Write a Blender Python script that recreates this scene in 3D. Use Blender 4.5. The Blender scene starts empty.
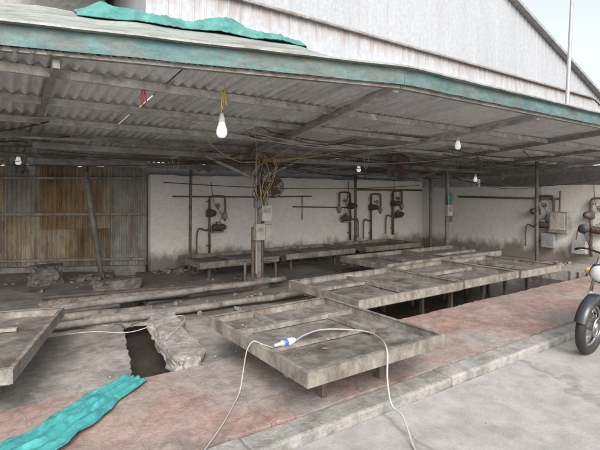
import bpy, bmesh, math, random
from mathutils import Vector, Matrix, noise
random.seed(7)
R=math.radians
# ---------------------------------------------------------------- helpers
CA,SA=.826,.564
def site(X,Y,z=0.0):
    """survey coordinates (camera bearing north) -> yard coordinates (x along kerb)"""
    a=X+.065; b=Y-2.82
    return Vector((a*CA+b*SA,-a*SA+b*CA,z))
def N(p,s=1.0):
    return noise.noise(Vector(p)*s)

# ---------------------------------------------------------------- materials
def newmat(name):
    m=bpy.data.materials.new(name); m.use_nodes=True
    nt=m.node_tree; b=nt.nodes["Principled BSDF"]
    return m,nt,b
def ramp(nt,src,stops):
    r=nt.nodes.new("ShaderNodeValToRGB"); nt.links.new(src,r.inputs[0])
    e=r.color_ramp.elements
    while len(e)<len(stops): e.new(.5)
    for i,(p,c) in enumerate(stops):
        e[i].position=p
        e[i].color=(c,c,c,1) if not hasattr(c,'__len__') else (*c,1)
    return r.outputs[0]
def noi(nt,vec,scale,detail=4,rough=.6,sc=None,dist=0):
    n=nt.nodes.new("ShaderNodeTexNoise"); n.inputs["Scale"].default_value=scale
    n.inputs["Detail"].default_value=detail; n.inputs["Roughness"].default_value=rough
    n.inputs["Distortion"].default_value=dist
    if sc:
        mp=nt.nodes.new("ShaderNodeMapping"); mp.inputs["Scale"].default_value=sc
        mp.inputs["Location"].default_value=(random.uniform(-9,9),random.uniform(-9,9),random.uniform(-9,9))
        nt.links.new(vec,mp.inputs[0]); vec=mp.outputs[0]
    nt.links.new(vec,n.inputs["Vector"]); return n.outputs["Fac"]
def mix(nt,f,a,b,mode='MIX'):
    m=nt.nodes.new("ShaderNodeMix"); m.data_type='RGBA'; m.blend_type=mode
    for k,v in ((0,f),(6,a),(7,b)):
        if hasattr(v,'is_linked'): nt.links.new(v,m.inputs[k])
        elif k==0: m.inputs[0].default_value=v
        else: m.inputs[k].default_value=(*v,1)
    return m.outputs[2]
def weathered(name,c1,c2,dirt,scale=2.0,amt=.5,rough=.85,bump=.3,metal=0,stretch=(1,1,1),
              dstretch=None,dscale=1.0,cracks=0,zdirt=None,wet=None,spec=.3,grain=40,soft=.16,tiles=0,patch=None,mott=.25,mscale=9):
    m,nt,b=newmat(name)
    tc=nt.nodes.new("ShaderNodeTexCoord").outputs["Object"]
    base=mix(nt,ramp(nt,noi(nt,tc,scale,5,.65,stretch),[(.35,0),(.65,1)]),c1,c2)
    lo=.62-.3*amt
    df=ramp(nt,noi(nt,tc,dscale,6,.7,dstretch or stretch),[(lo,0),(lo+soft,1)])
    col=mix(nt,df,base,dirt)
    if patch:
        pc,ps,pl=patch
        col=mix(nt,ramp(nt,noi(nt,tc,ps,5,.6,(1,1,1)),[(pl,0),(pl+.12,.85)]),col,pc)
    if tiles:
        bk=nt.nodes.new("ShaderNodeTexBrick"); bk.inputs["Scale"].default_value=1
        bk.inputs["Brick Width"].default_value=tiles; bk.inputs["Row Height"].default_value=tiles
        bk.inputs["Mortar Size"].default_value=.005; bk.offset=0; bk.inputs["Mortar Smooth"].default_value=.8
        bk.inputs["Color1"].default_value=(1,1,1,1); bk.inputs["Color2"].default_value=(.84,.84,.84,1); bk.inputs["Mortar"].default_value=(.72,.72,.72,1)
        nt.links.new(tc,bk.inputs["Vector"])
        col=mix(nt,ramp(nt,noi(nt,tc,1.3,3,.5,(1,1,1)),[(.42,.1),(.6,.9)]),col,mix(nt,1.0,col,bk.outputs["Color"],'MULTIPLY'))
    if mott: col=mix(nt,1.0,col,ramp(nt,noi(nt,tc,mscale,6,.75,stretch),[(.35,1-mott*1.4),(.62,1.0)]),'MULTIPLY')
    gr=noi(nt,tc,grain,3,.7)
    col=mix(nt,1.0,col,ramp(nt,gr,[(.3,.8),(.7,1.0)]),'MULTIPLY')
    if zdirt:
        z0,z1,zc=zdirt[:3]; st=zdirt[3] if len(zdirt)>3 else .55
        sx=nt.nodes.new("ShaderNodeSeparateXYZ"); nt.links.new(tc,sx.inputs[0])
        n2=noi(nt,tc,3.5,5,.7,zdirt[4] if len(zdirt)>4 else (1,1,.5))
        mr=nt.nodes.new("ShaderNodeMapRange"); mr.inputs[1].default_value=z0; mr.inputs[2].default_value=z1
        mr.inputs[3].default_value=st; mr.inputs[4].default_value=-.35
        nt.links.new(sx.outputs[2],mr.inputs[0])
        ad=nt.nodes.new("ShaderNodeMath"); nt.links.new(mr.outputs[0],ad.inputs[0]); nt.links.new(n2,ad.inputs[1])
        col=mix(nt,ramp(nt,ad.outputs[0],[(.45,0),(.75,.9)]),col,zc)
    if cracks:
        v=nt.nodes.new("ShaderNodeTexVoronoi"); v.feature='DISTANCE_TO_EDGE'; v.inputs["Scale"].default_value=cracks
        nv=nt.nodes.new("ShaderNodeTexNoise"); nv.inputs["Scale"].default_value=3; nv.inputs["Detail"].default_value=5
        nt.links.new(tc,nv.inputs["Vector"])
        va=nt.nodes.new("ShaderNodeVectorMath"); va.operation='MULTIPLY_ADD'
        nt.links.new(nv.outputs["Color"],va.inputs[0]); va.inputs[1].default_value=(.5,.5,.5); nt.links.new(tc,va.inputs[2])
        nt.links.new(va.outputs[0],v.inputs["Vector"])
        cf=ramp(nt,v.outputs["Distance"],[(.002,.4),(.008,0)])
        col=mix(nt,cf,col,(.10,.09,.08))
    nt.links.new(col,b.inputs["Base Color"])
    b.inputs["Metallic"].default_value=metal
    b.inputs["Specular IOR Level"].default_value=spec
    if wet:
        wf=ramp(nt,df,[(.0,rough),(1,wet)])
        nt.links.new(wf,b.inputs["Roughness"])
    else: b.inputs["Roughness"].default_value=rough
    bp=nt.nodes.new("ShaderNodeBump"); bp.inputs["Strength"].default_value=bump; bp.inputs["Distance"].default_value=.015
    nt.links.new(gr,bp.inputs["Height"]); nt.links.new(bp.outputs[0],b.inputs["Normal"])
    return m
def plain(name,c,rough=.5,metal=0,emit=0,spec=.5):
    m,nt,b=newmat(name)
    tc=nt.nodes.new("ShaderNodeTexCoord").outputs["Object"]
    col=mix(nt,ramp(nt,noi(nt,tc,9,3,.7),[(.35,0),(.7,.45)]),c,tuple(x*.5+.02 for x in c))
    nt.links.new(col,b.inputs["Base Color"])
    b.inputs["Roughness"].default_value=rough; b.inputs["Metallic"].default_value=metal
    b.inputs["Specular IOR Level"].default_value=spec
    if emit:
        b.inputs["Emission Color"].default_value=(1,.98,.94,1); b.inputs["Emission Strength"].default_value=emit
        m.cycles.emission_sampling='NONE'
    return m

M={}
M['road']=weathered('road_concrete',(.415,.40,.385),(.365,.355,.34),(.29,.28,.26),.9,.42,.9,.25,grain=70,soft=.4,dscale=1.3,mott=.2,mscale=5,cracks=.22)
M['pave']=weathered('red_stained_pavement',(.40,.255,.22),(.39,.32,.285),(.20,.175,.155),1.6,.46,.85,.4,cracks=.7,dscale=2.2,wet=.4,grain=50,soft=.3,tiles=.2,patch=((.38,.355,.33),.9,.51),mott=.28)
M['kerb']=weathered('kerb_concrete',(.40,.385,.36),(.31,.30,.28),(.18,.17,.155),3,.45,.9,.5,dscale=4,soft=.3,mott=.3)
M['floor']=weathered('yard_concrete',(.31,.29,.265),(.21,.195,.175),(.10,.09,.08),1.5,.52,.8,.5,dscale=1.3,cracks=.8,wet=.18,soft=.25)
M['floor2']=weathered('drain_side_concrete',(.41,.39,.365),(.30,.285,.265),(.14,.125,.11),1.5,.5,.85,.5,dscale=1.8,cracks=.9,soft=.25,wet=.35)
M['slab']=weathered('broken_slab_concrete',(.46,.44,.41),(.33,.31,.29),(.16,.14,.12),3,.5,.9,.8,dscale=5,soft=.3,grain=25,mott=.35)
M['mud']=weathered('drain_mud',(.07,.06,.05),(.04,.036,.03),(.12,.10,.075),3,.45,.3,.2,wet=.08,soft=.3)
M['soil']=weathered('ground_soil',(.22,.19,.15),(.15,.13,.1),(.1,.09,.07),.5,.5)
M['white']=weathered('whitewashed_plaster',(.84,.83,.815),(.78,.77,.75),(.60,.56,.51),1.2,.18,.85,.15,dscale=2.2,zdirt=(0,.75,(.19,.165,.14),.56),grain=25,soft=.35,mott=.1)
M['roofA']=weathered('roof_sheet_pale',(.82,.815,.81),(.72,.715,.71),(.42,.37,.33),2.5,.28,.6,.1,stretch=(3,.5,1),dscale=1.6,dstretch=(2,.5,1),grain=20,soft=.3,mott=.13)
M['roofB']=weathered('roof_sheet_grey',(.74,.74,.73),(.62,.62,.61),(.36,.29,.24),2.5,.34,.6,.1,stretch=(3,.5,1),dscale=1.6,dstretch=(2,.5,1),grain=20,soft=.3,mott=.18)
M['roofC']=weathered('roof_sheet_stained',(.62,.60,.58),(.48,.455,.43),(.25,.18,.135),2.5,.42,.65,.1,stretch=(3,.5,1),dscale=1.6,dstretch=(2,.5,1),grain=20,soft=.3)
M['teal']=weathered('fascia_teal_paint',(.065,.18,.185),(.145,.235,.235),(.17,.125,.10),3,.62,.6,.3,stretch=(.7,1,2),dscale=3,soft=.3)
M['tin']=weathered('flashing_tin',(.39,.41,.385),(.29,.33,.305),(.18,.15,.12),2,.5,.5,.2,stretch=(.6,2,1),metal=.1,dscale=3,soft=.3)
M['steel']=weathered('old_steel_beam',(.40,.39,.37),(.29,.28,.265),(.22,.145,.10),4,.48,.7,.3,metal=.1,dscale=5,soft=.3)
M['dark']=weathered('grimy_dark_steel',(.17,.145,.125),(.11,.10,.09),(.16,.095,.06),4,.5,.6,.3,metal=.2,dscale=6,soft=.3)
M['paleS']=weathered('pale_steel_purlin',(.66,.65,.62),(.50,.49,.47),(.27,.19,.14),4,.4,.7,.3,dscale=5,soft=.3)
M['tray']=weathered('tray_worn_metal',(.30,.285,.26),(.20,.19,.175),(.095,.08,.065),1.8,.6,.6,.3,dscale=2.4,wet=.18,grain=30,soft=.25,mott=.38,mscale=6)
M['rim']=weathered('tray_rim_metal',(.38,.36,.315),(.27,.255,.225),(.15,.105,.075),4,.5,.5,.3,metal=.15,stretch=(1.2,1.2,.7),dscale=4.5,grain=30,soft=.3,mott=.35,mscale=7)
M['rustW']=weathered('rusty_corrugated_blue',(.43,.48,.50),(.38,.35,.29),(.25,.14,.08),1.0,.46,.6,.1,stretch=(1.2,1.2,.6),dscale=2.0,dstretch=(1.6,1.6,.4),soft=.25,mott=.28,mscale=5)
M['rustX']=weathered('rusty_corrugated_cream',(.54,.52,.44),(.42,.31,.17),(.22,.125,.07),1.1,.5,.6,.1,stretch=(1.2,1.2,.6),dscale=2.0,dstretch=(1.6,1.6,.4),soft=.25,mott=.28,mscale=5)
M['rustY']=weathered('rusty_corrugated_brown',(.38,.25,.13),(.30,.27,.23),(.13,.08,.05),1.1,.5,.6,.1,stretch=(1.2,1.2,.6),dscale=2.0,dstretch=(1.6,1.6,.4),soft=.25,mott=.28,mscale=5)
M['side']=weathered('siding_pale',(.405,.425,.455),(.375,.395,.425),(.33,.34,.35),.7,.25,.5,.05,stretch=(1,1,.15),dscale=.8,dstretch=(1.5,1,.2),grain=8,soft=.4,mott=.05)
M['sideL']=weathered('siding_streaked',(.43,.45,.48),(.40,.42,.45),(.35,.36,.37),.7,.25,.5,.05,stretch=(1,1,.15),dscale=.8,dstretch=(1.5,1,.2),grain=8,soft=.4,mott=.05,
    zdirt=(6.5,5.3,(.25,.20,.17),.16,(1,1,.12)))
M['streak']=weathered('siding_rust_streak',(.40,.39,.38),(.27,.24,.215),(.18,.12,.085),4,.55,.6,.1,stretch=(1,1,1),dscale=1.2,soft=.3)
M['plaster']=weathered('neighbour_plaster',(.50,.50,.49),(.43,.43,.42),(.32,.32,.30),.7,.3,soft=.4)
M['wood']=weathered('grimy_pole',(.28,.25,.215),(.18,.16,.135),(.09,.075,.06),6,.45,.8,.5,dscale=6)
M['pole']=weathered('cement_pipe',(.31,.29,.265),(.21,.195,.18),(.10,.09,.08),5,.5,.85,.5,dscale=6,soft=.3)
M['pipe']=weathered('brown_pipe',(.22,.155,.11),(.15,.115,.09),(.3,.27,.24),5,.3,.6,.3,metal=.2,dscale=6)
M['box']=weathered('meter_box_paint',(.60,.58,.51),(.48,.46,.40),(.26,.23,.19),5,.38,.5,.1,dscale=6,soft=.3)
M['gbox']=weathered('grey_box_paint',(.40,.41,.41),(.31,.32,.32),(.18,.15,.13),5,.4,.5,.1,dscale=6,soft=.3)
M['black']=plain('black_rubber',(.02,.02,.022),.55)
M['wire']=plain('black_cable',(.03,.03,.03),.5)
M['ywire']=plain('yellow_wire',(.6,.42,.1),.5)
M['gwire']=plain('grey_cable',(.37,.36,.35),.5)
M['red']=plain('red_ribbon',(.5,.04,.04),.7)
M['blue']=plain('blue_plug',(.05,.15,.5),.4)
M['wplast']=plain('white_plastic',(.72,.72,.69),.4)
M['bulb']=plain('bulb_diffuser',(.85,.85,.83),.3,emit=.45)
M['tealcloth']=weathered('teal_fabric',(.05,.31,.32),(.08,.40,.39),(.03,.19,.20),5,.45,.75,.3,dscale=5,grain=120,soft=.3)
M['tealnet']=weathered('teal_net',(.07,.27,.25),(.13,.34,.31),(.04,.15,.14),8,.45,.8,.5,dscale=6,grain=90,soft=.3)
M['fan']=weathered('fan_rust',(.26,.17,.12),(.16,.11,.09),(.08,.065,.055),6,.4,.7,.3,metal=.2,dscale=6)
M['paint']=plain('motorcycle_paint',(.03,.032,.038),.25)
M['chrome']=plain('brushed_metal',(.45,.45,.45),.35,metal=.9)
M['glass']=plain('headlamp_glass',(.5,.52,.52),.1)
M['lamp']=plain('lamp_grey',(.36,.37,.38),.5,metal=.3)
M['rubble']=weathered('rubble_mix',(.32,.29,.255),(.2,.17,.145),(.28,.17,.125),4,.4,.9,.5,dscale=3)

# ---------------------------------------------------------------- mesh builder
class B:
    def __init__(s,name,parent=None):
        s.name=name; s.bm=bmesh.new(); s.mats=[]; s.parent=parent
    def mi(s,k):
        if k not in s.mats: s.mats.append(k)
        return s.mats.index(k)
    def poly(s,pts,k,smooth=False):
        f=s.bm.faces.new([s.bm.verts.new(p) for p in pts]); f.material_index=s.mi(k); f.smooth=smooth; return f
    def hexa(s,p,k):
        v=[s.bm.verts.new(q) for q in p]
        for idx in ((3,2,1,0),(4,5,6,7),(0,1,5,4),(1,2,6,5),(2,3,7,6),(3,0,4,7)):
            f=s.bm.faces.new([v[i] for i in idx]); f.material_index=s.mi(k)
    def box(s,c,size,k,rot=None,jit=0):
        hx,hy,hz=size[0]/2,size[1]/2,size[2]/2
        m=rot if rot else Matrix.Identity(3)
        c=Vector(c)
        pts=[]
        for z in (-hz,hz):
            for x,y in ((-hx,-hy),(hx,-hy),(hx,hy),(-hx,hy)):
                q=Vector((x,y,z))
                if jit: q+=Vector([random.uniform(-jit,jit) for _ in range(3)])
                pts.append(c+m@q)
        s.hexa(pts,k)
    def beam(s,p0,p1,w,h,k):
        p0=Vector(p0);p1=Vector(p1);d=(p1-p0);L=d.length;d.normalize()
        up=Vector((0,0,1)) if abs(d.z)<.95 else Vector((0,1,0))
        sd=d.cross(up).normalized(); u=sd.cross(d)
        m=Matrix((d,sd,u)).transposed()
        s.box((p0+p1)/2,(L,w,h),k,m)
    def tube(s,pts,r,k,seg=8,caps=True,radii=None):
        pts=[Vector(p) for p in pts]; rings=[]
        prev=None
        for i,p in enumerate(pts):
            a=pts[max(i-1,0)]; c=pts[min(i+1,len(pts)-1)]
            d=(c-a).normalized()
            if prev is None:
                up=Vector((0,0,1)) if abs(d.z)<.9 else Vector((1,0,0))
                sd=d.cross(up).normalized()
            else:
                sd=(prev-d*prev.dot(d)).normalized()
            prev=sd; u=sd.cross(d)
            rr=radii[i] if radii else r
            rings.append([s.bm.verts.new(p+(sd*math.cos(t)+u*math.sin(t))*rr) for t in [2*math.pi*j/seg for j in range(seg)]])
        mi=s.mi(k)
        for a,b in zip(rings,rings[1:]):
            for j in range(seg):
                f=s.bm.faces.new((a[j],a[(j+1)%seg],b[(j+1)%seg],b[j])); f.material_index=mi; f.smooth=True
        if caps:
            for r_ in (rings[0],rings[-1]):
                f=s.bm.faces.new(r_); f.material_index=mi
    def cyl(s,p0,p1,r,k,seg=14,r2=None):
        s.tube([p0,p1],r,k,seg,True,[r,r if r2 is None else r2])
    def lathe(s,c,axis,prof,k,seg=20):
        a=Vector(axis).normalized(); c=Vector(c)
        s.tube([c+a*(t+i*1e-5) for i,(t,_) in enumerate(prof)],1,k,seg,True,[max(r,.0008) for _,r in prof])
    def torus(s,c,axis,Rr,r,k,seg=36,sg=10):
        a=Vector(axis).normalized(); up=Vector((0,0,1)) if abs(a.z)<.9 else Vector((1,0,0))
        e1=a.cross(up).normalized(); e2=a.cross(e1); c=Vector(c); mi=s.mi(k); rings=[]
        for i in range(seg):
            t=2*math.pi*i/seg; rad=e1*math.cos(t)+e2*math.sin(t)
            rings.append([s.bm.verts.new(c+rad*(Rr+r*math.cos(q))+a*r*math.sin(q)) for q in [2*math.pi*j/sg for j in range(sg)]])
        for i in range(seg):
            A=rings[i];Bq=rings[(i+1)%seg]
            for j in range(sg):
                f=s.bm.faces.new((A[j],A[(j+1)%sg],Bq[(j+1)%sg],Bq[j])); f.material_index=mi; f.smooth=True
    def done(s,bevel=0,matrix=None,solid=0):
        bmesh.ops.recalc_face_normals(s.bm,faces=s.bm.faces[:])
        me=bpy.data.meshes.new(s.name); s.bm.to_mesh(me); s.bm.free()
        for k in s.mats: me.materials.append(M[k])
        o=bpy.data.objects.new(s.name,me); bpy.context.scene.collection.objects.link(o)
        if matrix: o.matrix_world=matrix
        if solid:
            mo=o.modifiers.new('s','SOLIDIFY'); mo.thickness=solid
        if bevel:
            mo=o.modifiers.new('b','BEVEL'); mo.width=bevel; mo.segments=2; mo.limit_method='ANGLE'; mo.angle_limit=R(40)
        if s.parent: o.parent=s.parent
        return o
def empty(name):
    o=bpy.data.objects.new(name,None); bpy.context.scene.collection.objects.link(o); return o
def sag(p0,p1,dz,n=14):
    p0=Vector(p0);p1=Vector(p1)
    return [p0.lerp(p1,i/n)-Vector((0,0,dz*4*(i/n)*(1-i/n))) for i in range(n+1)]
def smoothpath(pts,n=8):
    pts=[Vector(p) for p in pts]; out=[]
    for i in range(len(pts)-1):
        p0=pts[max(i-1,0)];p1=pts[i];p2=pts[i+1];p3=pts[min(i+2,len(pts)-1)]
        for j in range(n):
            t=j/n
            out.append(.5*((2*p1)+(-p0+p2)*t+(2*p0-5*p1+4*p2-p3)*t*t+(-p0+3*p1-3*p2+p3)*t**3))
    out.append(pts[-1]); return out

# ---------------------------------------------------------------- ground
def patch(name,x0,x1,y0,y1,z,k,step=.06,amp=.015,edge=.03,skirt=.45,parent=None):
    """x0/x1: functions of y. slab with uneven top, broken edges and vertical sides"""
    b=B(name,parent); ny=max(2,int((y1-y0)/step))
    wid=max(x1(y0)-x0(y0),x1(y1)-x0(y1)); nx=max(2,int(wid/step)); mi=b.mi(k); g=[]
    for j in range(ny+1):
        y=y0+(y1-y0)*j/ny; row=[]
        a=x0(y); c=x1(y)
        for i in range(nx+1):
            x=a+(c-a)*i/nx
            px,py=x,y
            e=min(i,nx-i)<1 or min(j,ny-j)<1
            if e:
                px+=edge*(.6*N((x*2,y*2,3))+.7*N((x*13,y*13,3))); py+=edge*(.6*N((x*2,y*2,9))+.7*N((x*13,y*13,9)))
            zz=z+amp*N((x*.8,y*.8,1))+amp*.4*N((x*3,y*3,5))+amp*.3*N((x*9,y*9,7))
            if i in(0,nx) or j in (0,ny): zz-=.010*abs(N((x*12,y*12,2)))
            row.append(b.bm.verts.new((px,py,zz)))
        g.append(row)
    for j in range(ny):
        for i in range(nx):
            f=b.bm.faces.new((g[j][i],g[j][i+1],g[j+1][i+1],g[j+1][i])); f.material_index=mi; f.smooth=True
    loop=g[0][:]+[r[-1] for r in g[1:]]+g[-1][-2::-1]+[r[0] for r in g[-2:0:-1]]
    top_=[b.bm.verts.new(v.co) for v in loop]
    lo=[b.bm.verts.new((v.co.x+.02*N((v.co.x*7,v.co.y*7,1)),v.co.y+.02*N((v.co.x*7,v.co.y*7,6)),v.co.z-skirt)) for v in loop]
    for i in range(len(loop)):
        j=(i+1)%len(loop)
        f=b.bm.faces.new((top_[i],lo[i],lo[j],top_[j])); f.material_index=mi
    return b.done()
g=B('ground'); g.poly([(-900,-900,-.6),(900,-900,-.6),(900,900,-.6),(-900,900,-.6)],'soil'); g.done()
b=B('road')
b.hexa([(-60,-30,-.5),(90,-30,-.5),(90,-.005,-.5),(-60,-.005,-.5),(-60,-30,0),(90,-30,0),(90,-.005,0),(-60,-.005,0)],'road'); b.done()
cl=lambda y:-.86+.17*y
cr=lambda y:-.44+.17*y
patch('pavement',lambda y:-9,lambda y:15,.235,1.5,.075,'pave',.07,.014,.03)
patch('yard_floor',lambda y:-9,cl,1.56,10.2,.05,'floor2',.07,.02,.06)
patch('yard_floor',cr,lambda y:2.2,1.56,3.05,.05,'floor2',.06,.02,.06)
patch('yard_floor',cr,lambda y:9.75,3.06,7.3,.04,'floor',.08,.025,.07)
patch('yard_floor',lambda y:8.3,lambda y:9.75,1.56,3.05,.05,'floor2',.08,.02,.05)
b=B('kerb'); x=-9.0
while x<15:
    L=random.uniform(1.7,2.3); j=random.uniform(-.004,.004)
    b.box((x+L/2,.11+j,-.12+j),(L-.006,.21,.385),'kerb',jit=.006); x+=L
ob=b.done(.02)
b=B('drain_bottom'); 
b.poly([(cl(1.4)-.2,1.4,-.2),(cr(1.4)+.3,1.4,-.2),(cr(8)+.2,8,-.2),(cl(8)-.2,8,-.2)],'mud'); b.done()
b=B('water'); b.poly([(2.1,1.4,-.17),(8.5,1.4,-.17),(8.5,3.2,-.17),(2.1,3.2,-.17)],'mud'); b.done()

def rockslab(name,c,size,rotz,k,tilt=0,rg=.03):
    b=B(name); bmesh.ops.create_cube(b.bm,size=1)
    bmesh.ops.subdivide_edges(b.bm,edges=b.bm.edges[:],cuts=11,use_grid_fill=True)
    for v in b.bm.verts:
        p=Vector((v.co.x*size[0],v.co.y*size[1],v.co.z*size[2]))
        q=p+Vector(c)
        side=abs(v.co.x)>.49 or abs(v.co.y)>.49
        wob=rg if side else rg*.3
        o=Vector((round(N(q*4)*4)/4+.3*N(q*15),round(N(q*4+Vector((7,0,0)))*4)/4+.3*N(q*15+Vector((3,0,0))),.3*N(q*6+Vector((0,7,0)))+.2*N(q*17)))*wob*1.5
        edge=(abs(v.co.x)>.49)+(abs(v.co.y)>.49)+(abs(v.co.z)>.49)
        if edge>=2: o-=Vector((v.co.x*size[0],v.co.y*size[1]*.3,v.co.z*size[2]))*abs(N(q*9))*.5
        v.co=p+o
    for f in b.bm.faces: f.material_index=b.mi(k); f.smooth=False
    return b.done(0,matrix=Matrix.Translation(c)@Matrix.Rotation(rotz,4,'Z')@Matrix.Rotation(tilt,4,'X'))
p=site(-1.33,4.65)
rockslab('broken_concrete_slab',(p.x,p.y,.09),(.32,1.45,.18),R(-8),'slab',R(3),rg=.07)
p=site(-2.25,5.55)
rockslab('broken_concrete_slab',(p.x,p.y,.06),(.9,.25,.14),R(-10),'slab',R(2),rg=.05)
p=site(-4.6,7.9)
rockslab('stone_block',(p.x,p.y,.2),(.5,.4,.36),R(20),'pole',0,rg=.07)
p=site(-3.1,7.4)
rockslab('stone_block',(p.x,p.y,.12),(.7,.25,.2),R(8),'pole',0,rg=.06)
def rubble(name,spots,k='rubble'):
    b=B(name)
    for (x,y,rad,n,sz,z) in spots:
        for _ in range(n):
            a=random.uniform(0,6.28); r=rad*math.sqrt(random.random()); s=sz*random.uniform(.2,1.1)**1.5
            m=Matrix.Rotation(random.uniform(0,6),3,'Z')@Matrix.Rotation(random.uniform(-.6,.6),3,'X')
            X=x+r*math.cos(a)*1.6; Y=y+r*math.sin(a)*.7
            if Y>1.4 and cl(Y)-.05<X<cr(Y)+.05: continue
            if 1.45<Y<3.1 and 2.1<X<8.4: continue
            b.box((X,Y,z+s*.2),(s,s*random.uniform(.5,1),s*random.uniform(.3,.6)),k,m,jit=s*.14)
    return b.done(.004)
rubble('rubble',[(1.8,6.6,.5,70,.13,.05),(4,6.7,1.0,80,.14,.05),(7.6,6.6,1.1,110,.15,.05),(.1,6.8,.4,40,.16,.05),(5.5,4.9,.8,50,.1,.04),
                 (.8,3.6,.7,60,.07,.05),(2.6,3.6,.6,50,.08,.04),(1.6,5.0,.7,45,.08,.04),(9.2,5.5,.4,40,.14,.05),(-1.5,6.5,1,50,.09,.05),(9.3,2.6,.25,30,.1,.05)])
rubble('gravel',[(.6,1.75,.6,60,.02,.05),(-.2,1.3,.8,60,.014,.075),(2.5,1.0,1.2,60,.014,.075),(5,1.0,1.2,50,.016,.075),(1,-.06,2.2,140,.010,.0),(4,-.07,2,140,.011,0),(-2,1.9,.8,30,.02,.05)],'kerb')

# ---------------------------------------------------------------- walls
def wall_grid(b,p0,p1,z0,z1,th,k,notch=0):
    p0=Vector(p0);p1=Vector(p1);L=(p1-p0).length;d=(p1-p0).normalized();nrm=Vector((-d.y,d.x,0))
    n=int(L/.15); 
    tops=[z1+notch*(N((i*.31,3,0))+.5*N((i*.9,1,0))) for i in range(n+1)]
    for i in range(n):
        a=p0+d*L*i/n; c=p0+d*L*(i+1)/n
        A=[a,c,c+nrm*th,a+nrm*th]
        b.hexa([(q.x,q.y,z0) for q in A]+[(A[0].x,A[0].y,tops[i]),(A[1].x,A[1].y,tops[i+1]),(A[2].x,A[2].y,tops[i+1]),(A[3].x,A[3].y,tops[i])],k)
b=B('whitewashed_wall'); wall_grid(b,(1.05,7.0,0),(9.6,7.0,0),-.1,2.08,.18,'white',.05); bmesh.ops.remove_doubles(b.bm,verts=b.bm.verts[:],dist=.0005); b.done()
b=B('whitewashed_wall'); wall_grid(b,(9.6,7.0,0),(9.6,.9,0),-.1,1.88,.16,'white',.03); bmesh.ops.remove_doubles(b.bm,verts=b.bm.verts[:],dist=.0005); b.done()
# rusty corrugated wall
b=B('rusty_corrugated_wall')
A=Vector((1.02,7.2,0)); D=(Vector((-1.58,8.56,0))-A).normalized(); nn=Vector((D.y,-D.x,0))
pos=0
seqT=['rustW','rustX','rustY','rustW','rustX','rustW','rustY','rustW','rustX','rustW','rustY','rustX','rustW']
seqB=['rustW','rustY','rustX','rustX','rustY','rustX','rustW','rustY','rustX','rustX','rustW','rustY','rustX']
for i in range(13):
    w=.74; topz=2.30+random.uniform(-.05,.03); n=96; off=.010*(i%2); bot=.12+random.uniform(-.05,.06)
    for rz in (0,1):
        if rz==0: z0,z1=bot,1.12+random.uniform(-.25,.25)
        else: z0,z1=zp-.05,topz; off+=.012
        zp=z1
        k=(seqB,seqT)[rz][i]
        prev=None
        for j in range(n+1):
            t=pos+w*j/n; q=A+D*t+nn*(.021*math.sin(j/n*w/.0925*2*math.pi)+off)
            vv=(b.bm.verts.new((q.x,q.y,z0+.01*N((t*4,1,rz)))),b.bm.verts.new((q.x,q.y,z1+.015*N((t*4,5,rz)))))
            if prev:
                f=b.bm.faces.new((prev[0],vv[0],vv[1],prev[1])); f.material_index=b.mi(k); f.smooth=True
            prev=vv
    pos+=w-.04
for z in (.3,1.25,2.0):
    b.beam(A-nn*.07+Vector((0,0,z)),A+D*9-nn*.07+Vector((0,0,z)),.04,.05,'steel')
b.done()
b=B('wall_footing'); b.beam(A+nn*0+Vector((0,0,.05)),A+D*9+Vector((0,0,.05)),.2,.22,'kerb'); b.done(.02)
b=B('plastered_yard_wall'); wall_grid(b,(13.2,7.3,0),(13.2,.9,0),0,2.45,.16,'plaster',.02); bmesh.ops.remove_doubles(b.bm,verts=b.bm.verts[:],dist=.0005); b.done()

# ---------------------------------------------------------------- large sheet-metal building behind
bl=empty('industrial_shed')
YB=7.45
def top(x):
    t=x-1.07
    return 9.4-(t-14.3)*.357 if t>9 else 11.29-(9-t)*.357
def siding(name,x0,x1,zb,zt,y,k,pitch=.3):
    b=B(name,bl); x=x0; prev=None
    prof=[(0,0),(.14,0),(.155,.025),(.19,.025),(.205,0)]
    while x<x1:
        for dx,dy in prof:
            X=min(x+dx,x1)
            vv=(b.bm.verts.new((X,y-dy,zb(X))),b.bm.verts.new((X,y-dy,max(zt(X),zb(X)+.01))))
            if prev:
                f=b.bm.faces.new((prev[0],vv[0],vv[1],prev[1])); f.material_index=b.mi(k)
            prev=vv
        x+=pitch
    return b.done()
siding('lower_siding',1.07,30,lambda x:0,lambda x:min(6.55,top(x)-.1),YB,'sideL')
siding('gable_siding',1.07,30,lambda x:min(6.45,top(x)-.2),lambda x:top(x),YB-.07,'side',.3)
b=B('rain_flashing',bl); b.box((12,YB-.125,6.48),(21.5,.03,.06),'streak'); b.done()
b=B('shed_roof',bl)
xr=10.07
for x0_,x1_ in ((-1.5,xr),(xr,31)):
    za,zb_=top(x0_)+.02,top(x1_)+.02
    b.hexa([(x0_,YB-.35,za),(x1_,YB-.35,zb_),(x1_,25,zb_),(x0_,25,za),(x0_,YB-.35,za+.14),(x1_,YB-.35,zb_+.14),(x1_,25,zb_+.14),(x0_,25,za+.14)],'gbox')
b.done()
b=B('side_wall',bl); b.poly([(1.07,YB,0),(1.07,25,0),(1.07,25,top(1.08)),(1.07,YB,top(1.08))],'side')
b.poly([(30,YB,0),(30,25,0),(30,25,top(30)),(30,YB,top(30))],'side'); b.done()
nb=empty('plastered_building')
b=B('walls',nb); b.box((-7,14.6,3.6),(15.6,8,7.2),'plaster'); b.done()
b=B('gutter',nb); b.box((-3.6,10.45,5.72),(5.2,.28,.26),'teal'); b.cyl((-.9,10.4,2),(-.9,10.4,5.6),.06,'lamp'); b.done()
b=B('windows',nb)
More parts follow.
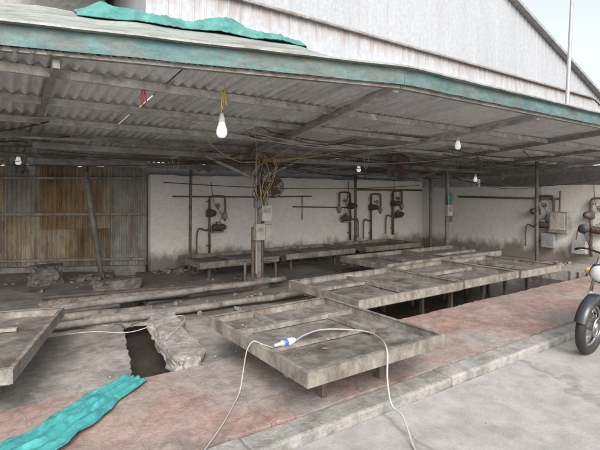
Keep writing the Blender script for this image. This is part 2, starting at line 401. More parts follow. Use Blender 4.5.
for xx in (-9,-6,-3,-.6): b.box((xx,10.58,4.2),(1.1,.06,1.2),'glass'); b.box((xx,10.56,4.86),(1.3,.1,.1),'plaster')
b.done()
b=B('roof_coping',nb); b.box((-7,14.6,7.28),(15.9,8.3,.14),'kerb'); b.done()

# ---------------------------------------------------------------- awning
aw=empty('corrugated_awning')
XE=13.1
C=(1.63,.56)
def front(x): return C[1] if x>=C[0] else C[1]+(C[0]-x)*.261
def back(x): return 7.38 if x>=1.0 else 7.38+(1.0-x)*.53
def hz(y): return 2.74-.06*(y-.56)
b=B('roof_sheets',aw)
x=-7.0; PITCH=.105; sheetw=.84; si=0
rows=[0,.27,.52,.76,1.0]
while x<XE-.2:
    n=48
    for ri in range(4):
        k=random.choice([['roofA','roofA','roofA','roofB'],['roofA','roofB','roofA','roofC'],['roofB','roofC','roofB'],['roofC','roofC','roofB']][ri])
        off=.006*(si%2)+.012*ri+random.uniform(0,.006); tl=random.uniform(-.006,.006)
        prev=None
        for j in range(n+1):
            X=x+sheetw*j/n; f0=front(X); b0=back(X)
            ya=f0+(b0-f0)*rows[ri]-(.1 if ri else .02); yb=f0+(b0-f0)*rows[ri+1]
            w=.021*math.sin((X+7)/PITCH*2*math.pi)+tl*j/n*2
            vv=(b.bm.verts.new((X,ya,hz(ya)+w+off)),b.bm.verts.new((X,yb,hz(yb)+w+off-.004)))
            if prev:
                f=b.bm.faces.new((prev[0],vv[0],vv[1],prev[1])); f.material_index=b.mi(k); f.smooth=True
            prev=vv
    x+=sheetw; si+=1
b.done()
b=B('fascia',aw)
fz=2.70
Lf=(-7.0,front(-7.0))
def strip(b,x0,x1,yf,dy,zc,h,th,k,step=.35):
    """sheet strip made of short slightly bent lengths"""
    n=max(1,int((x1-x0)/step)); prev=None
    for i in range(n+1):
        x=x0+(x1-x0)*i/n; y=yf(x)+dy+.006*N((x*3,dy*9,0)); z=zc+.006*N((x*2.3,5,0)); hh=h/2
        bt=.010*max(0,N((x*7,2,0)))
        vs=[b.bm.verts.new(q) for q in ((x,y,z-hh+bt),(x,y+th,z-hh+bt),(x,y+th,z+hh),(x,y,z+hh))]
        if prev:
            for a in range(4):
                f=b.bm.faces.new((prev[a],vs[a],vs[(a+1)%4],prev[(a+1)%4])); f.material_index=b.mi(k)
        prev=vs
strip(b,-7.0,C[0]+.005,front,-.045,fz+.08,.15,.012,'teal',.12)
strip(b,C[0]+.008,XE,front,-.045,fz+.08,.15,.012,'teal',.12)
strip(b,-7.0,C[0]+.005,front,-.10,fz+.166,.018,.09,'tin',.12)
strip(b,C[0]+.008,XE,front,-.10,fz+.166,.018,.09,'tin',.12)
b.beam((Lf[0],Lf[1]+.02,fz-.01),(C[0],C[1]+.02,fz-.01),.05,.03,'steel')
b.beam((C[0],C[1]+.02,fz-.01),(XE,.58,fz-.01),.05,.03,'steel')
b.done()
def ridge(x):
    h2=3.26-.03*(x+2)*.6+.012*math.sin(x*9)
    if x>.6: h2=2.9+(h2-2.9)*max(.1,(1.35-x)/.75+.3 if x>1.0 else 1); h2=min(h2,3.2)
    return h2
b=B('top_flashing',aw)
n=60; prev=None
for i in range(n+1):
    x=-7+(1.35+7)*i/n; f0=front(x)
    h2=ridge(x); y2=f0+.62+.02*N((x*3,0,0))
    row=[b.bm.verts.new((x,f0-.06,fz+.18)),b.bm.verts.new((x,f0+.25,fz+.18+(h2-fz-.18)*.42)),b.bm.verts.new((x,y2,h2)),b.bm.verts.new((x,y2+1.3,2.84))]
    if prev:
        for a in range(3):
            f=b.bm.faces.new((prev[a],row[a],row[a+1],prev[a+1])); f.material_index=b.mi('tin')
    prev=row
b.done(solid=.006)
b=B('roof_frame',aw)
for y in (1.63,2.55,3.5,4.45,5.4,6.35,7.0):
    b.beam((-7,y,hz(y)-.055),(XE,y,hz(y)-.055),.05,.07,'paleS' if y in(1.63,2.55,3.5) else 'steel')
for xx in (-5.6,-3.4,-1.2,4.3,6.6,8.8,11):
    y0=front(xx)+.06; b.beam((xx,y0,hz(y0)-.06),(xx,back(xx)-.1,hz(back(xx))-.14),.05,.07,'paleS' if xx in(4.3,11) else 'steel')
b.beam((1.63,.62,2.69),(2.1,4.35,hz(4.3)-.125),.07,.08,'paleS')
b.beam((1.55,1.3,2.6),(2.0,4.35,hz(4.3)-.2),.035,.035,'steel')
b.beam((2.1,4.4,hz(4.3)-.13),(2.1,7.0,hz(7)-.13),.07,.09,'steel')
b.beam((2.13,4.3,1.9),(3.2,4.4,hz(4.3)-.15),.04,.04,'steel')
b.beam((2.13,4.3,1.9),(1.0,4.4,hz(4.3)-.15),.04,.04,'steel')
b.beam((6.6,4.6,2.05),(6.6,3.0,hz(3)-.17),.04,.04,'steel')
b.beam((-1.2,4.4,hz(4.4)-.2),(4.3,4.5,hz(4.5)-.2),.06,.08,'steel')
b.beam((4.3,4.52,hz(4.5)-.2),(9.6,4.8,hz(4.8)-.2),.06,.08,'steel')
b.beam((-1.2,5.9,hz(5.9)-.22),(12.4,5.9,hz(5.9)-.22),.06,.1,'steel')
b.beam((9.68,.8,hz(3)-.3),(9.68,7,hz(7)-.16),.06,.1,'steel')
for i in range(24):
    x=random.uniform(-3,10); y=random.uniform(3.5,6.8); 
    b.beam((x,y,hz(y)-.2-random.random()*.08),(x+random.uniform(-1.5,1.5),y+random.uniform(-.8,.8),hz(y)-.18),.025,.03,random.choice(['steel','wood','pipe','dark']))
b.done(.003)
b=B('posts',aw)
for (x,y,r) in ((8.08,4.9,.055),(6.5,6.7,.04),(3.6,6.72,.035),(8.9,3.0,.04),(9.4,6.5,.05),(12.9,1.0,.05)):
    b.cyl((x,y,0),(x,y,hz(y)-.15),r,'wood' if r<.05 else 'steel')
pp=site(-2.25,8.9); b.cyl((pp.x,pp.y,0),(pp.x+.03,pp.y,hz(pp.y)-.1),.03,'wood')
pa=site(-3.9,8.6); pb=site(-4.1,8.3); b.cyl((pa.x,pa.y,0),(pb.x,pb.y,hz(pb.y)-.1),.05,'steel')
b.done()

# teal net bunched over the flashing ridge
b=B('teal_net_bundle'); g=[]
nT,nU=150,26
for i in range(nT+1):
    t=i/nT; x=-1.02+t*2.1; h=ridge(x); env=min(1,t*9)*min(1,(1-t)*7); wd=(.15+.05*N((x*2,0,3)))*(1-.35*t); row=[]
    hump=.10*math.exp(-((t-.06)/.07)**2)+.055*math.exp(-((t-.62)/.09)**2)+.03
    for j in range(nU+1):
        u=j/nU*2-1
        y=front(x)+.60+u*wd+.04*N((x*3,u,7))
        slope=-.62*abs(u*wd) if u<0 else -.35*u*wd
        fold=.020*math.sin(u*9+4*N((x*2.2,u*.7,0)))+.022*abs(N((x*11,u*3,2)))+.012*N((x*26,u*7,5))
        z=h+slope+.015+env*(hump*(1-u*u)+fold*(1-.3*u*u)+.012)
        row.append(b.bm.verts.new((x+.02*N((x*7,u*3,9)),y,z)))
    g.append(row)
for i in range(nT):
    for j in range(nU):
        f=b.bm.faces.new((g[i][j],g[i][j+1],g[i+1][j+1],g[i+1][j])); f.material_index=b.mi('tealnet'); f.smooth=True
b.done(solid=.006)

# ---------------------------------------------------------------- trays
def tray(name,o,ax,ay,LX,LY,z,legs,div=(),rimh=.1):
    b=B(name); o=Vector(o); ax=Vector((ax[0],ax[1],0)).normalized(); ay=Vector((ay[0],ay[1],0)).normalized()
    m=Matrix((ax,ay,Vector((0,0,1)))).transposed()
    def P(u,v,w): return o+ax*u+ay*v+Vector((0,0,w))
    n=14
    g=[[b.bm.verts.new(P(LX*(.012+.976*i/n),LY*(.012+.976*j/n),z-.075+.008*N((i*.5+o.x,j*.5,0))-.012*math.sin(math.pi*i/n)*math.sin(math.pi*j/n))) for i in range(n+1)] for j in range(n+1)]
    for j in range(n):
        for i in range(n):
            f=b.bm.faces.new((g[j][i],g[j][i+1],g[j+1][i+1],g[j+1][i])); f.material_index=b.mi('tray'); f.smooth=True
    b.box(P(LX/2,LY/2,z-.105),(LX-.05,LY-.05,.02),'rim',m)
    t=.018
    b.box(P(LX/2,t/2,z-.05),(LX,t,rimh),'rim',m); b.box(P(LX/2,LY-t/2,z-.05),(LX,t,rimh),'rim',m)
    b.box(P(t/2,LY/2,z-.051),(t,LY-2*t,rimh-.004),'rim',m); b.box(P(LX-t/2,LY/2,z-.051),(t,LY-2*t,rimh-.004),'rim',m)
    b.box(P(LX/2,.018,z+.003),(LX+.01,.036,.006),'rim',m); b.box(P(LX/2,LY-.018,z+.003),(LX+.01,.036,.006),'rim',m)
    b.box(P(.017,LY/2,z+.0),(.034,LY-.08,.006),'rim',m); b.box(P(LX-.017,LY/2,z+.0),(.034,LY-.08,.006),'rim',m)
    for (u0,v0,u1,v1,w,h) in div:
        a=P(u0,v0,z-.055+h/2-.02);c=P(u1,v1,z-.055+h/2-.02); b.beam(a,c,w,h,'rim')
    for v in (.35*LY/1.65,LY*.78):
        b.beam(P(.05,v,z-.135),P(LX-.05,v,z-.135),.045,.04,'steel')
    for (u,v) in legs:
        b.box(P(u,v,(z-.15)/2-.1),(.05,.05,z-.15+.2),'dark',m)
    # dried silt scraps in the pan
    for _ in range(26):
        s=random.uniform(.006,.02); b.box(P(random.uniform(.1,LX-.1),random.uniform(.1,LY-.1),z-.072),(s*1.5,s,.006),'rubble',m,jit=s*.2)
    ob=b.done(.003)
    for v in ob.data.vertices:
        c=v.co; c.z+=.009*N((c.x*1.1,c.y*1.1,4)); c.x+=.006*N((c.y*2,c.z*3,c.x)); c.y+=.006*N((c.x*2,c.z*3,c.y))
    return ob
tray('wash_tray',(.14,.0,0),(1,0),(0,1),1.44,1.68,.46,[(.4,.36),(1.02,.36),(.4,1.35),(1.02,1.35)],
     [(.06,1.2,1.42,1.2,.06,.045),(1.12,.55,1.12,1.19,.06,.04),(.5,1.23,.5,1.64,.05,.04),(.1,.66,1.08,.66,.05,.02)])
def dirv(X,Y): 
    return (X*CA+Y*SA,-X*SA+Y*CA)
c0=site(-2.5,4.63)
tray('wash_tray',(c0.x,c0.y,0),dirv(-.95,-.29),dirv(.31,-.95),1.7,1.74,.46,[(.3,.3),(1.4,.3),(.3,1.35),(1.4,1.35)],[(.3,.5,1.5,.5,.05,.03)])
tray('wash_tray',(1.78,1.32,0),(1,0),(0,1),1.92,1.45,.45,[(.3,.45),(1.6,.45),(.3,1.2),(1.6,1.2)],[(1.0,.1,1.0,1.35,.06,.05),(.1,.95,.95,.95,.05,.04)])
tray('wash_tray',(3.74,1.33,0),(1,0),(0,1),1.38,1.45,.455,[(.3,.45),(1.1,.45),(.3,1.2),(1.1,1.2)],[(.1,.8,1.3,.8,.05,.05)])
tray('wash_tray',(5.16,1.31,0),(1,0),(0,1),1.3,1.45,.445,[(.3,.45),(1.0,.45),(.3,1.2),(1.0,1.2)],[(.65,.1,.65,1.35,.05,.05)])
tray('wash_tray',(3.9,2.95,0),(1,0),(0,1),1.7,1.25,.46,[(.3,.3),(1.4,.3),(.3,1),(1.4,1)],[(.85,.1,.85,1.15,.06,.05)])
tray('wash_tray',(5.66,2.96,0),(1,0),(0,1),1.7,1.25,.45,[(.3,.3),(1.4,.3),(.3,1),(1.4,1)],[(.1,.6,1.6,.6,.06,.05)])
tray('wash_tray',(1.45,5.25,0),(1,0),(0,1),1.7,1.2,.40,[(.3,.3),(1.4,.3),(.3,1),(1.4,1)],[(.85,.1,.85,1.1,.06,.05)])
tray('wash_tray',(3.3,5.22,0),(1,0),(0,1),1.9,1.2,.42,[(.3,.3),(1.5,.3),(.3,1),(1.5,1)],[(.85,.1,.85,1.1,.06,.05)])
tray('wash_tray',(5.5,5.2,0),(1,0),(0,1),1.9,1.2,.42,[(.3,.3),(1.5,.3),(.3,1),(1.5,1)],[])

# ---------------------------------------------------------------- poles lying across the drain
def lying(name,a,c,r,k='pole',r2=None):
    b=B(name); p=site(*a); q=site(*c); n=20; pts=[];rad=[]
    for i in range(n+1):
        t=i/n; v=p.lerp(q,t); v.z+=.015*N((t*5,a[0],0)); v.y+=.035*N((t*4,a[1],5)); pts.append(v); rad.append(r+((r2 or r)-r)*t+.008*N((t*9,a[0],2)))
    b.tube(pts,1,k,12,True,rad); return b.done()
lying('long_pipe',(-3.15,5.55,.2),(-.25,7.45,.22),.045)
lying('long_pipe',(-3.6,6.0,.13),(-1.75,6.85,.13),.075,'wood')
lying('long_pipe',(-2.95,4.98,.13),(-1.1,6.1,.12),.045)
lying('long_pipe',(-2.2,5.4,.12),(.15,6.9,.12),.045)
lying('long_pipe',(-2.1,6.9,.12),(-.3,7.9,.12),.05,'wood')
lying('long_pipe',(-3.4,5.25,.12),(-2.0,5.9,.12),.05,'wood')
lying('long_pipe',(-3.9,6.6,.1),(-1.2,7.6,.1),.035,'dark')

# ---------------------------------------------------------------- central post with meters
b=B('meter_post'); x,y=2.13,4.3
b.box((x,y,1.25),(.08,.08,2.5),'steel'); b.cyl((x+.07,y-.03,0),(x+.07,y-.03,2.3),.022,'pipe'); b.cyl((x-.06,y-.05,.3),(x-.06,y-.05,2.4),.014,'gwire')
b.cyl((x-.1,y,.0),(x-.1,y,1.1),.03,'pipe'); b.box((x,y,.12),(.3,.3,.25),'pole',jit=.02)
b.box((x-.03,y-.1,1.02),(.17,.11,.28),'box'); b.box((x+.16,y-.06,1.0),(.15,.11,.26),'box'); b.box((x+.1,y-.1,1.34),(.2,.11,.27),'box')
b.box((x+.1,y-.16,1.38),(.11,.02,.08),'gbox'); b.box((x-.03,y-.16,1.06),(.09,.02,.06),'gbox'); b.box((x-.05,y-.08,1.5),(.12,.08,.13),'gbox')
b.box((x+.0,y-.08,1.72),(.1,.06,.18),'black'); b.box((x+.1,y-.07,1.95),(.12,.07,.1),'gbox')
for i in range(14):
    z0=random.uniform(1.1,1.5); b.tube(smoothpath([(x+random.uniform(-.1,.15),y-.12,z0),(x+random.uniform(-.12,.17),y-.15,z0+.15+random.random()*.2),(x+random.uniform(-.1,.12),y-.08,1.8+random.random()*.2),(x+random.uniform(-.1,.1),y-.05,2.3)],5),.005,['wire','wire','gwire','wire','ywire','wire','gwire'][i%7],5)
b.cyl((x-.25,y,.5),(x+.25,y,.5),.025,'pipe'); b.cyl((x-.25,y,.0),(x-.25,y,.5),.025,'pipe')
b.tube(smoothpath([(x+.25,y,.5),(x+.35,y,.45),(x+.36,y,.25),(x+.36,y,.05)],4),.022,'pipe')
b.done(.004)
b=B('hanging_cloth'); g=[]
for j in range(14):
    row=[]
    for i in range(12):
        t=i/11; w=.2*(1-.35*(j/13)); row.append(b.bm.verts.new((8.08+(t-.5)*w+.02*N((j*.4,t*3,0)),4.80+.03*math.sin(t*14)+.02*N((t*4,j*.3,2)),1.72-j*.03-.05*abs(t-.4))))
    g.append(row)
for j in range(13):
    for i in range(11):
        f=b.bm.faces.new((g[j][i],g[j][i+1],g[j+1][i+1],g[j+1][i])); f.material_index=b.mi('tealnet'); f.smooth=True
b.done(solid=.005)
b=B('switch_box'); b.box((8.0,4.8,1.25),(.2,.12,.28),'box'); b.box((8.0,4.735,1.28),(.12,.012,.12),'gbox'); b.cyl((8.0,4.8,1.38),(8.0,4.82,2.2),.012,'gwire'); b.box((8.2,4.82,1.05),(.14,.1,.2),'gbox'); b.done(.006)

# ---------------------------------------------------------------- wall pumps & pipes
def valve(name,x,y,z,sc=1.0,flip=1,nrm=(0,-1),motor=True):
    b=B(name); nx,ny=nrm; tx,ty=-ny*1.0,nx*1.0
    def P(u,v,w): return Vector((x+tx*u*flip+nx*v,y+ty*u*flip+ny*v,z+w))
    T=Vector((tx*flip,ty*flip,0)); k='dark'
    b.tube([P(0,.08,.35),P(0,.08,-.9)],.024*sc,'pipe',10); 
    b.tube(smoothpath([P(0,.08,.35),P(.05,.08,.42),P(.3,.08,.42),P(.38,.08,.36),P(.38,.08,-.15)],5),.020*sc,'pipe',10)
    b.lathe(P(0,.08,-.05),(0,0,1),[(0,.03),(.01,.07),(.05,.075),(.14,.075),(.18,.05),(.2,.03)],k,16)
    b.lathe(P(.38,.08,-.1),(0,0,1),[(0,.03),(.0,.05),(.04,.06),(.14,.05),(.16,.03)],'gbox',16)
    d=Vector((nx,ny,0))
    b.lathe(P(0,.14,.05),d,[(0,.05),(.02,.08),(.1,.08),(.18,.07),(.2,.04),(.24,.015)],k,16)
    b.torus(P(.19,.12,.2),d,.05,.009,'pipe',20,6); b.cyl(P(.19,.02,.2),P(.19,.14,.2),.012,k)
    for t in range(3):
        a=t*math.pi/3; v=Vector((tx*math.cos(a),ty*math.cos(a),math.sin(a)))*.05; b.cyl(P(.19,.12,.2)-v,P(.19,.12,.2)+v,.005,k,6)
    if motor:
        b.lathe(P(.04,.16,-.28),T,[(0,.05),(.02,.07),(.04,.075),(.26,.075),(.28,.065),(.32,.045)],'dark',18)
        for i in range(8): b.torus(P(.08+i*.026,.16,-.28),T,.077,.005,'pipe',18,5)
        b.box(P(.18,.16,-.18),(.1,.09,.06),'gbox'); b.box(P(.18,.1,-.38),(.26,.16,.03) if ny else (.16,.26,.03),'steel')
        b.tube(smoothpath([P(.2,.16,-.15),P(.26,.15,.0),P(.1,.1,.3),P(.05,.06,.75)],5),.007,'wire',5)
    b.tube(smoothpath([P(0,.08,-.3),P(-.1,.1,-.34),P(-.25,.08,-.3),P(-.3,.08,-.5),P(-.3,.08,-.85)],5),.018,'pipe',8)
    for w in (.3,-.35,-.7): b.box(P(0,.03,w),(.09,.06,.03) if ny else (.06,.09,.03),'steel')
    return b.done()
valve('wall_pump',2.33,7.0,1.2,1.1)
valve('wall_pump',6.5,7.0,1.3,1.3,-1)
valve('wall_pump',8.2,7.0,1.35,1.5)
valve('wall_pump',7.3,7.0,1.25,1.2,1,(0,-1),False)
valve('wall_pump',9.6,3.3,1.2,1.3,1,(-1,0))
valve('wall_pump',9.6,2.1,1.15,1.3,1,(-1,0))
b=B('wall_pipework')
b.tube([(1.5,6.95,1.62),(3.6,6.95,1.6),(5.2,6.95,1.62)],.016,'pipe'); b.tube([(4.6,6.94,1.35),(6.5,6.94,1.3)],.016,'pipe')
b.tube([(6.7,6.93,1.8),(9.5,6.93,1.8)],.025,'pipe'); b.tube([(9.54,5.6,1.6),(9.54,2.8,1.56)],.025,'pipe')
b.tube([(4.9,6.96,1.6),(4.9,6.96,1.0)],.012,'pipe')
b.tube(sag((1.3,6.95,1.92),(9.4,6.95,1.95),.12),.008,'wire')
b.done()
b=B('control_cabinet'); b.box((9.45,2.75,1.0),(.18,.42,.5),'gbox'); b.box((9.352,2.75,1.02),(.015,.34,.4),'box'); b.box((9.47,3.0,.55),(.16,.3,.35),'gbox'); b.box((9.46,2.3,.45),(.18,.3,.3),'gbox'); b.cyl((9.45,2.75,1.2),(9.5,2.75,1.75),.02,'pipe'); b.done(.01)

# ---------------------------------------------------------------- fans
def fan(name,c,ax,r=.2):
    b=B(name); c=Vector(c); a=Vector(ax).normalized(); e1=a.cross(Vector((0,0,1))).normalized(); e2=a.cross(e1)
    for rr,o in ((r,0),(r*.97,.07),(r*.97,-.07),(r*.6,.1),(r*.6,-.1)): b.torus(c+a*o,a,rr,.006,'fan',28,6)
    for i in range(28):
        t=i*2*math.pi/28; d=e1*math.cos(t)+e2*math.sin(t)
        for s_ in (1,-1): b.tube([c+a*.11*s_+d*.04,c+a*.1*s_+d*r*.6,c+a*.07*s_+d*r*.97,c+d*r],.0028,'fan',4)
    for i in range(3):
        t=i*2.094; d=e1*math.cos(t)+e2*math.sin(t); q=e1*-math.sin(t)+e2*math.cos(t)
        b.poly([c+d*.03-q*.04,c+d*r*.85-q*.1-a*.02,c+d*r*.9+q*.1+a*.02,c+d*.03+q*.05],'fan')
    b.lathe(c-a*.2,a,[(0,.03),(.01,.06),(.12,.06),(.18,.04),(.22,.02)],'fan',14)
    b.cyl(c-a*.15,c-a*.15+Vector((0,0,.3)),.014,'steel',8)
    b.done()
p=site(2.08,9.2); fan('hanging_fan',(p.x,p.y,2.27),(-.6,-.7,-.2),.25)
p=site(-.5,7.9); fan('hanging_fan',(p.x,p.y,1.8),(-.2,-.9,-.2),.2)

# ---------------------------------------------------------------- bulbs
def bulb(X,Y,z,sc=1):
    p=site(X,Y,z); b=B('hanging_light_bulb')
    b.lathe(p,(0,0,1),[(-.085*sc,.008),(-.08*sc,.028*sc),(-.055*sc,.045*sc),(-.02*sc,.046*sc),(.0,.04*sc),(.03*sc,.03*sc),(.05*sc,.026*sc)],'bulb',18)
    b.lathe(p,(0,0,1),[(.05*sc,.027*sc),(.07*sc,.028*sc),(.1*sc,.022*sc),(.13*sc,.012*sc)],'wplast',14)
    zt=hz(p.y)-.03
    b.tube([p+Vector((0,0,.12*sc)),p+Vector((.01,0,(zt-z)*.5)),Vector((p.x,p.y,zt))],.004,'wire',5)
    b.done()
bulb(-.77,4.3,2.31,1.15)
bulb(2.55,7.05,2.47,1.0)
bulb(-5.0,7.75,2.27,1.05)
bulb(1.25,9.3,2.22,1.0)
bulb(4.5,11.2,2.07,1.0)

# ---------------------------------------------------------------- overhead wiring
b=B('overhead_wiring')
mp=(2.13,4.25,2.25)
for (q,s_,k,r) in (((-6,3.5,2.45),.18,'wire',.007),((-5.5,6,2.3),.2,'wire',.007),((8.1,4.85,2.2),.22,'wire',.008),((9.5,2.0,2.4),.2,'wire',.006),
                 ((4.4,7,2.1),.12,'wire',.006),((2.0,2.6,2.55),.1,'ywire',.006),((3.6,3.2,2.52),.08,'ywire',.006),((.9,3.6,2.45),.15,'ywire',.006),((1.2,2.7,2.5),.1,'ywire',.005),((2.9,3.4,2.5),.12,'ywire',.005),((6.6,3.3,2.45),.1,'gwire',.006)):
    b.tube(sag(mp,q,s_),r,k,5)
for i in range(34):
    y=random.uniform(2.2,6.5); x=random.uniform(-5,9); x2=x+random.uniform(1.5,4.5); y2=min(6.8,max(2.0,y+random.uniform(-.6,.6)))
    b.tube(sag((x,y,hz(y)-.08),(x2,y2,hz(y2)-.08),random.uniform(.05,.24)),random.choice([.005,.006,.009]),random.choice(['wire','wire','gwire']),5)
for i in range(9):
    x=random.uniform(0,9); y=random.uniform(3.6,6.3); z=hz(y)-.12; L=random.uniform(.1,.3)
    b.tube(smoothpath([(x,y,z),(x+.03,y,z-L),(x+.09,y+.02,z-L*1.1),(x+.12,y,z-L*.6),(x+.13,y,z)],5),.006,random.choice(['wire','gwire']),5)
for i in range(9):
    b.tube(smoothpath([(2.13+random.uniform(-.15,.15),4.2,2.4),(2.13+random.uniform(-.3,.35),4.1,2.15+random.uniform(-.1,.2)),(2.13+random.uniform(-.2,.2),4.15,1.75+random.uniform(-.1,.25)),(2.13,4.2,1.5)],6),.0055,['ywire','wire','wire','ywire','gwire'][i%5],5)
b.tube(sag((8.1,4.8,2.15),(9.55,3.0,1.9),.2),.007,'wire',5)
b.tube(sag((8.1,4.8,2.1),(9.55,1.5,2.1),.25),.007,'wire',5)
b.done()
def ribbon(X,Y,z,k):
    p=site(X,Y,z); b=B('tied_ribbon'); b.tube(smoothpath([p+Vector((0,0,.22)),p+Vector((.01,0,.12)),p,p+Vector((-.02,.0,-.1))],4),.004,k,5)
    b.torus(p+Vector((0,0,.1)),(.3,1,0),.02,.006,k,14,6); b.beam(p+Vector((.01,0,.1)),p+Vector((.03,0,-.02)),.012,.004,k); b.beam(p+Vector((-.01,0,.1)),p+Vector((-.02,0,-.05)),.012,.004,k); b.done()
ribbon(-1.4,3.9,2.5,'red'); ribbon(-.72,4.1,2.52,'ywire'); 

# ---------------------------------------------------------------- cable on the tray with plug
def S(lst): return [site(*q) for q in lst]
b=B('extension_cable')
b.tube(smoothpath(S([(-.04,3.68,.42),(.05,3.85,.42),(.2,4.02,.41),(.42,4.06,.40),(.62,3.95,.41),(.67,3.7,.44),(.66,3.42,.49),(.655,3.27,.46),(.64,3.2,.3),(.66,3.15,.14),(.72,3.05,.1),(.74,2.8,.012),(.8,2.5,.012),(.9,2.1,.012)]),8),.007,'gwire',8)
b.tube(smoothpath(S([(-.22,3.52,.42),(-.3,3.48,.46),(-.37,3.46,.49),(-.42,3.45,.42),(-.45,3.45,.25),(-.47,3.4,.12),(-.5,3.2,.09),(-.53,2.95,.09),(-.6,2.6,.09),(-.7,2.2,.09)]),8),.005,'gwire',8)
a=site(-.21,3.53,.43); c=site(-.04,3.68,.43); d=(c-a)
b.lathe(a,d,[(0,.012),(.02,.016),(.07,.018),(.075,.026),(.1,.028)],'gwire',14)
b.lathe(a+d.normalized()*.1,d,[(0,.029),(.005,.031),(.03,.031),(.035,.028)],'blue',14)
b.lathe(a+d.normalized()*.135,d,[(0,.028),(.06,.026),(.08,.018),(.095,.012)],'wplast',14)
b.done()
b=B('thin_hose'); b.tube(smoothpath(S([(-2.9,4.6,.12),(-2.3,4.75,.16),(-1.9,4.95,.10),(-1.45,5.15,.22),(-1.3,4.9,.24),(-1.35,4.4,.2)]),8),.006,'gwire',6); b.done()

# ---------------------------------------------------------------- teal fabric
b=B('teal_fabric_strip'); P0=[Vector((-.60,1.46,.1)),Vector((-.87,1.25,.1)),Vector((-1.12,1.02,.1)),Vector((-1.42,.76,.1)),Vector((-1.75,.5,.1))]
sp=smoothpath(P0,22); g=[]; nW=34
for i,p in enumerate(sp):
    d=(sp[min(i+1,len(sp)-1)]-sp[max(i-1,0)]).normalized(); sd=Vector((-d.y,d.x,0)); t=i/(len(sp)-1); row=[]
    wd=.17+.12*min(1,t*1.6)
    for j in range(nW+1):
        u=j/nW*2-1
        z=.008+.014*(1+math.sin(u*11+t*3+2.5*N((t*4,u,0))))*(1-.4*abs(u))+.02*abs(N((t*9+u*2,u*3-t*4,4)))+.018*abs(N((t*26+u*5,u*5,1)))
        q=p+sd*(u*wd*.5*(1+.25*N((t*9,u,1))))*1.25+sd*.03*N((t*7,3,0))+d*.03*N((u*5,t*2,8)); q.z=.085+max(z,.004); row.append(b.bm.verts.new(q))
    g.append(row)
for i in range(len(g)-1):
    for j in range(nW):
        f=b.bm.faces.new((g[i][j],g[i][j+1],g[i+1][j+1],g[i+1][j])); f.material_index=b.mi('tealcloth'); f.smooth=True
b.done(solid=.005)

# ---------------------------------------------------------------- motorcycle (front = -x)
b=B('parked_motorcycle')
def wheel(cx):
    c=(cx,0,.3); b.torus(c,(0,1,0),.255,.047,'black',44,12); b.torus(c,(0,1,0),.205,.014,'chrome',40,8)
    b.lathe((cx,-.07,.3),(0,1,0),[(0,.02),(.01,.045),(.03,.05),(.11,.05),(.13,.045),(.14,.02)],'chrome',16)
    b.torus((cx,-.055,.3),(0,1,0),.1,.012,'chrome',28,6)
    for i in range(18):
        t=i*2*math.pi/18; t2=t+(.35 if i%2 else -.35)
        b.cyl((cx+.045*math.cos(t),(.04 if i%2 else -.04),.3+.045*math.sin(t)),(cx+.2*math.cos(t2),0,.3+.2*math.sin(t2)),.0025,'chrome',5)
wheel(0); wheel(1.27)
def fender(cx,a0,a1,r,w):
    prev=None
    for i in range(17):
        t=R(a0+(a1-a0)*i/16); row=[]
        for u in (-1,-.75,0,.75,1):
            rr=r-(.035 if abs(u)==1 else .008 if abs(u)>.5 else 0); row.append(b.bm.verts.new((cx+rr*math.cos(t),u*w,.3+rr*math.sin(t))))
        if prev:
            for j in range(4):
                f=b.bm.faces.new((prev[j],row[j],row[j+1],prev[j+1])); f.material_index=b.mi('paint'); f.smooth=True
        prev=row
fender(0,35,165,.335,.06); fender(1.27,10,150,.35,.08)
for s_ in (-.085,.085):
    b.cyl((0,s_,.3),(.13,s_,.62),.024,'gbox'); b.cyl((.13,s_,.62),(.27,s_,.98),.017,'chrome')
b.box((.22,0,.88),(.1,.22,.05),'paint'); 
b.lathe((.2,0,.84),(-1,0,0),[(0,.05),(.02,.085),(.08,.1),(.13,.1),(.15,.09)],'paint',20); b.lathe((.05,0,.84),(-1,0,0),[(0,.088),(.015,.08),(.03,.05),(.035,.01)],'glass',20)
b.tube(smoothpath([(.42,-.36,1.0),(.36,-.26,1.03),(.3,-.1,1.02),(.29,0,1.01),(.3,.1,1.02),(.36,.26,1.03),(.42,.36,1.0)],5),.012,'black',8)
for s_ in (-1,1):
    b.cyl((.38,s_*.29,1.025),(.44,s_*.39,.99),.018,'black'); b.cyl((.34,s_*.2,1.03),(.3,s_*.28,1.22),.006,'black',6)
    b.lathe((.3,s_*.29,1.25),(1,0,0),[(-.02,.02),(-.01,.05),(.01,.055),(.015,.05)],'black',16)
    b.lathe((.2,s_*.14,.83),(-1,0,0),[(0,.02),(.03,.035),(.06,.03),(.07,.01)],'ywire',12); b.tube([(.33,s_*.23,1.03),(.24,s_*.33,1.0)],.006,'chrome',6)
def ell(c,sx,sy,sz,k,n=16):
    m=Matrix.Translation(c)@Matrix.Diagonal((sx,sy,sz,1)); r=bmesh.ops.create_uvsphere(b.bm,u_segments=24,v_segments=n,radius=1,matrix=m)
    for v in r['verts']:
        for f in v.link_faces: f.material_index=b.mi(k); f.smooth=True
ell((.5,0,.86),.27,.14,.13,'paint'); ell((1.0,0,.83),.36,.13,.06,'black'); ell((1.28,0,.8),.2,.1,.07,'paint'); ell((.9,0,.66),.2,.12,.12,'paint')
ell((.6,0,.42),.17,.12,.15,'gbox'); b.cyl((.5,0,.45),(.42,0,.68),.07,'gbox',14); b.cyl((.62,.15,.38),(.62,-.15,.38),.09,'chrome',20)
for p,q,r in (((.27,0,.9),(.34,0,.45),.025),((.34,0,.45),(.5,0,.3),.025),((.5,0,.3),(.85,0,.32),.025),((.27,0,.85),(.95,0,.72),.025),((.85,0,.32),(.95,0,.72),.022)): b.cyl(p,q,r,'black')
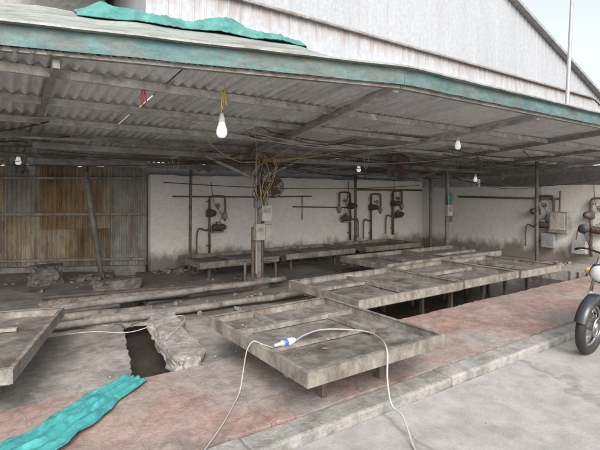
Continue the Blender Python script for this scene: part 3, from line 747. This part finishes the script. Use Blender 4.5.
for s_ in (-.1,.1): b.cyl((.85,s_,.32),(1.27,s_,.3),.018,'black'); b.cyl((1.27,s_*1.1,.32),(1.15,s_*1.1,.7),.026,'chrome')
b.tube(smoothpath([(.45,-.06,.5),(.36,-.1,.4),(.4,-.13,.22),(.7,-.15,.2),(1.0,-.17,.26)],6),.02,'chrome'); b.cyl((.95,-.17,.25),(1.5,-.18,.36),.042,'chrome',16)
b.cyl((.7,.1,.28),(.62,.3,.01),.012,'black'); b.cyl((.6,-.25,.27),(.6,.25,.27),.012,'black')
b.box((1.52,0,.72),(.05,.1,.08),'red'); b.box((1.57,0,.55),(.01,.18,.12),'wplast')
b.done(matrix=Matrix.Translation((3.50,-.30,.0))@Matrix.Rotation(R(2),4,'Z')@Matrix.Rotation(R(6),4,'X'))

# ---------------------------------------------------------------- street lamp
b=B('street_lamp'); p=site(8.35,14); q=site(8.85,14.1)
b.cyl((p.x,p.y,0),(q.x,q.y,9.4),.08,'lamp',14,.045); b.tube(smoothpath([(q.x,q.y,9.3),(q.x-.3,q.y-.3,9.8),(q.x-1.1,q.y-.8,10)],6),.035,'lamp'); b.box((q.x-1.3,q.y-.9,9.98),(.5,.2,.1),'lamp'); b.box((p.x,p.y,.1),(.4,.4,.3),'kerb'); b.done(.01)

# ---------------------------------------------------------------- camera, light
cam=bpy.data.cameras.new('camera'); co=bpy.data.objects.new('camera',cam); bpy.context.scene.collection.objects.link(co)
co.location=(-1.537,-2.366,1.65); co.rotation_euler=(R(90),0,-math.atan2(SA,CA))
cam.sensor_width=36; cam.lens=26.2; cam.shift_y=-.05; cam.clip_end=3000; cam.clip_start=.05
bpy.context.scene.camera=co
w=bpy.data.worlds.new('World'); bpy.context.scene.world=w; w.use_nodes=True; nt=w.node_tree
bg=nt.nodes['Background']; sky=nt.nodes.new('ShaderNodeTexSky'); sky.sky_type='NISHITA'; sky.sun_disc=False
EL,AZ=R(38),R(205)
sky.sun_elevation=EL; sky.sun_rotation=AZ; sky.dust_density=5; sky.air_density=1.3
hs=nt.nodes.new('ShaderNodeHueSaturation'); hs.inputs['Saturation'].default_value=.40; hs.inputs['Value'].default_value=2.05
nt.links.new(sky.outputs[0],hs.inputs['Color']); nt.links.new(hs.outputs[0],bg.inputs[0]); bg.inputs[1].default_value=.15
sl=bpy.data.lights.new('sun','SUN'); so=bpy.data.objects.new('sun',sl); bpy.context.scene.collection.objects.link(so)
sl.energy=1.5; sl.angle=R(28); sl.color=(1,.975,.94)
dv=Vector((math.sin(AZ)*math.cos(EL),math.cos(AZ)*math.cos(EL),math.sin(EL)))
so.rotation_euler=dv.to_track_quat('Z','Y').to_euler()
sc=bpy.context.scene; sc.view_settings.view_transform='Standard'; sc.view_settings.look='None'; sc.view_settings.exposure=0
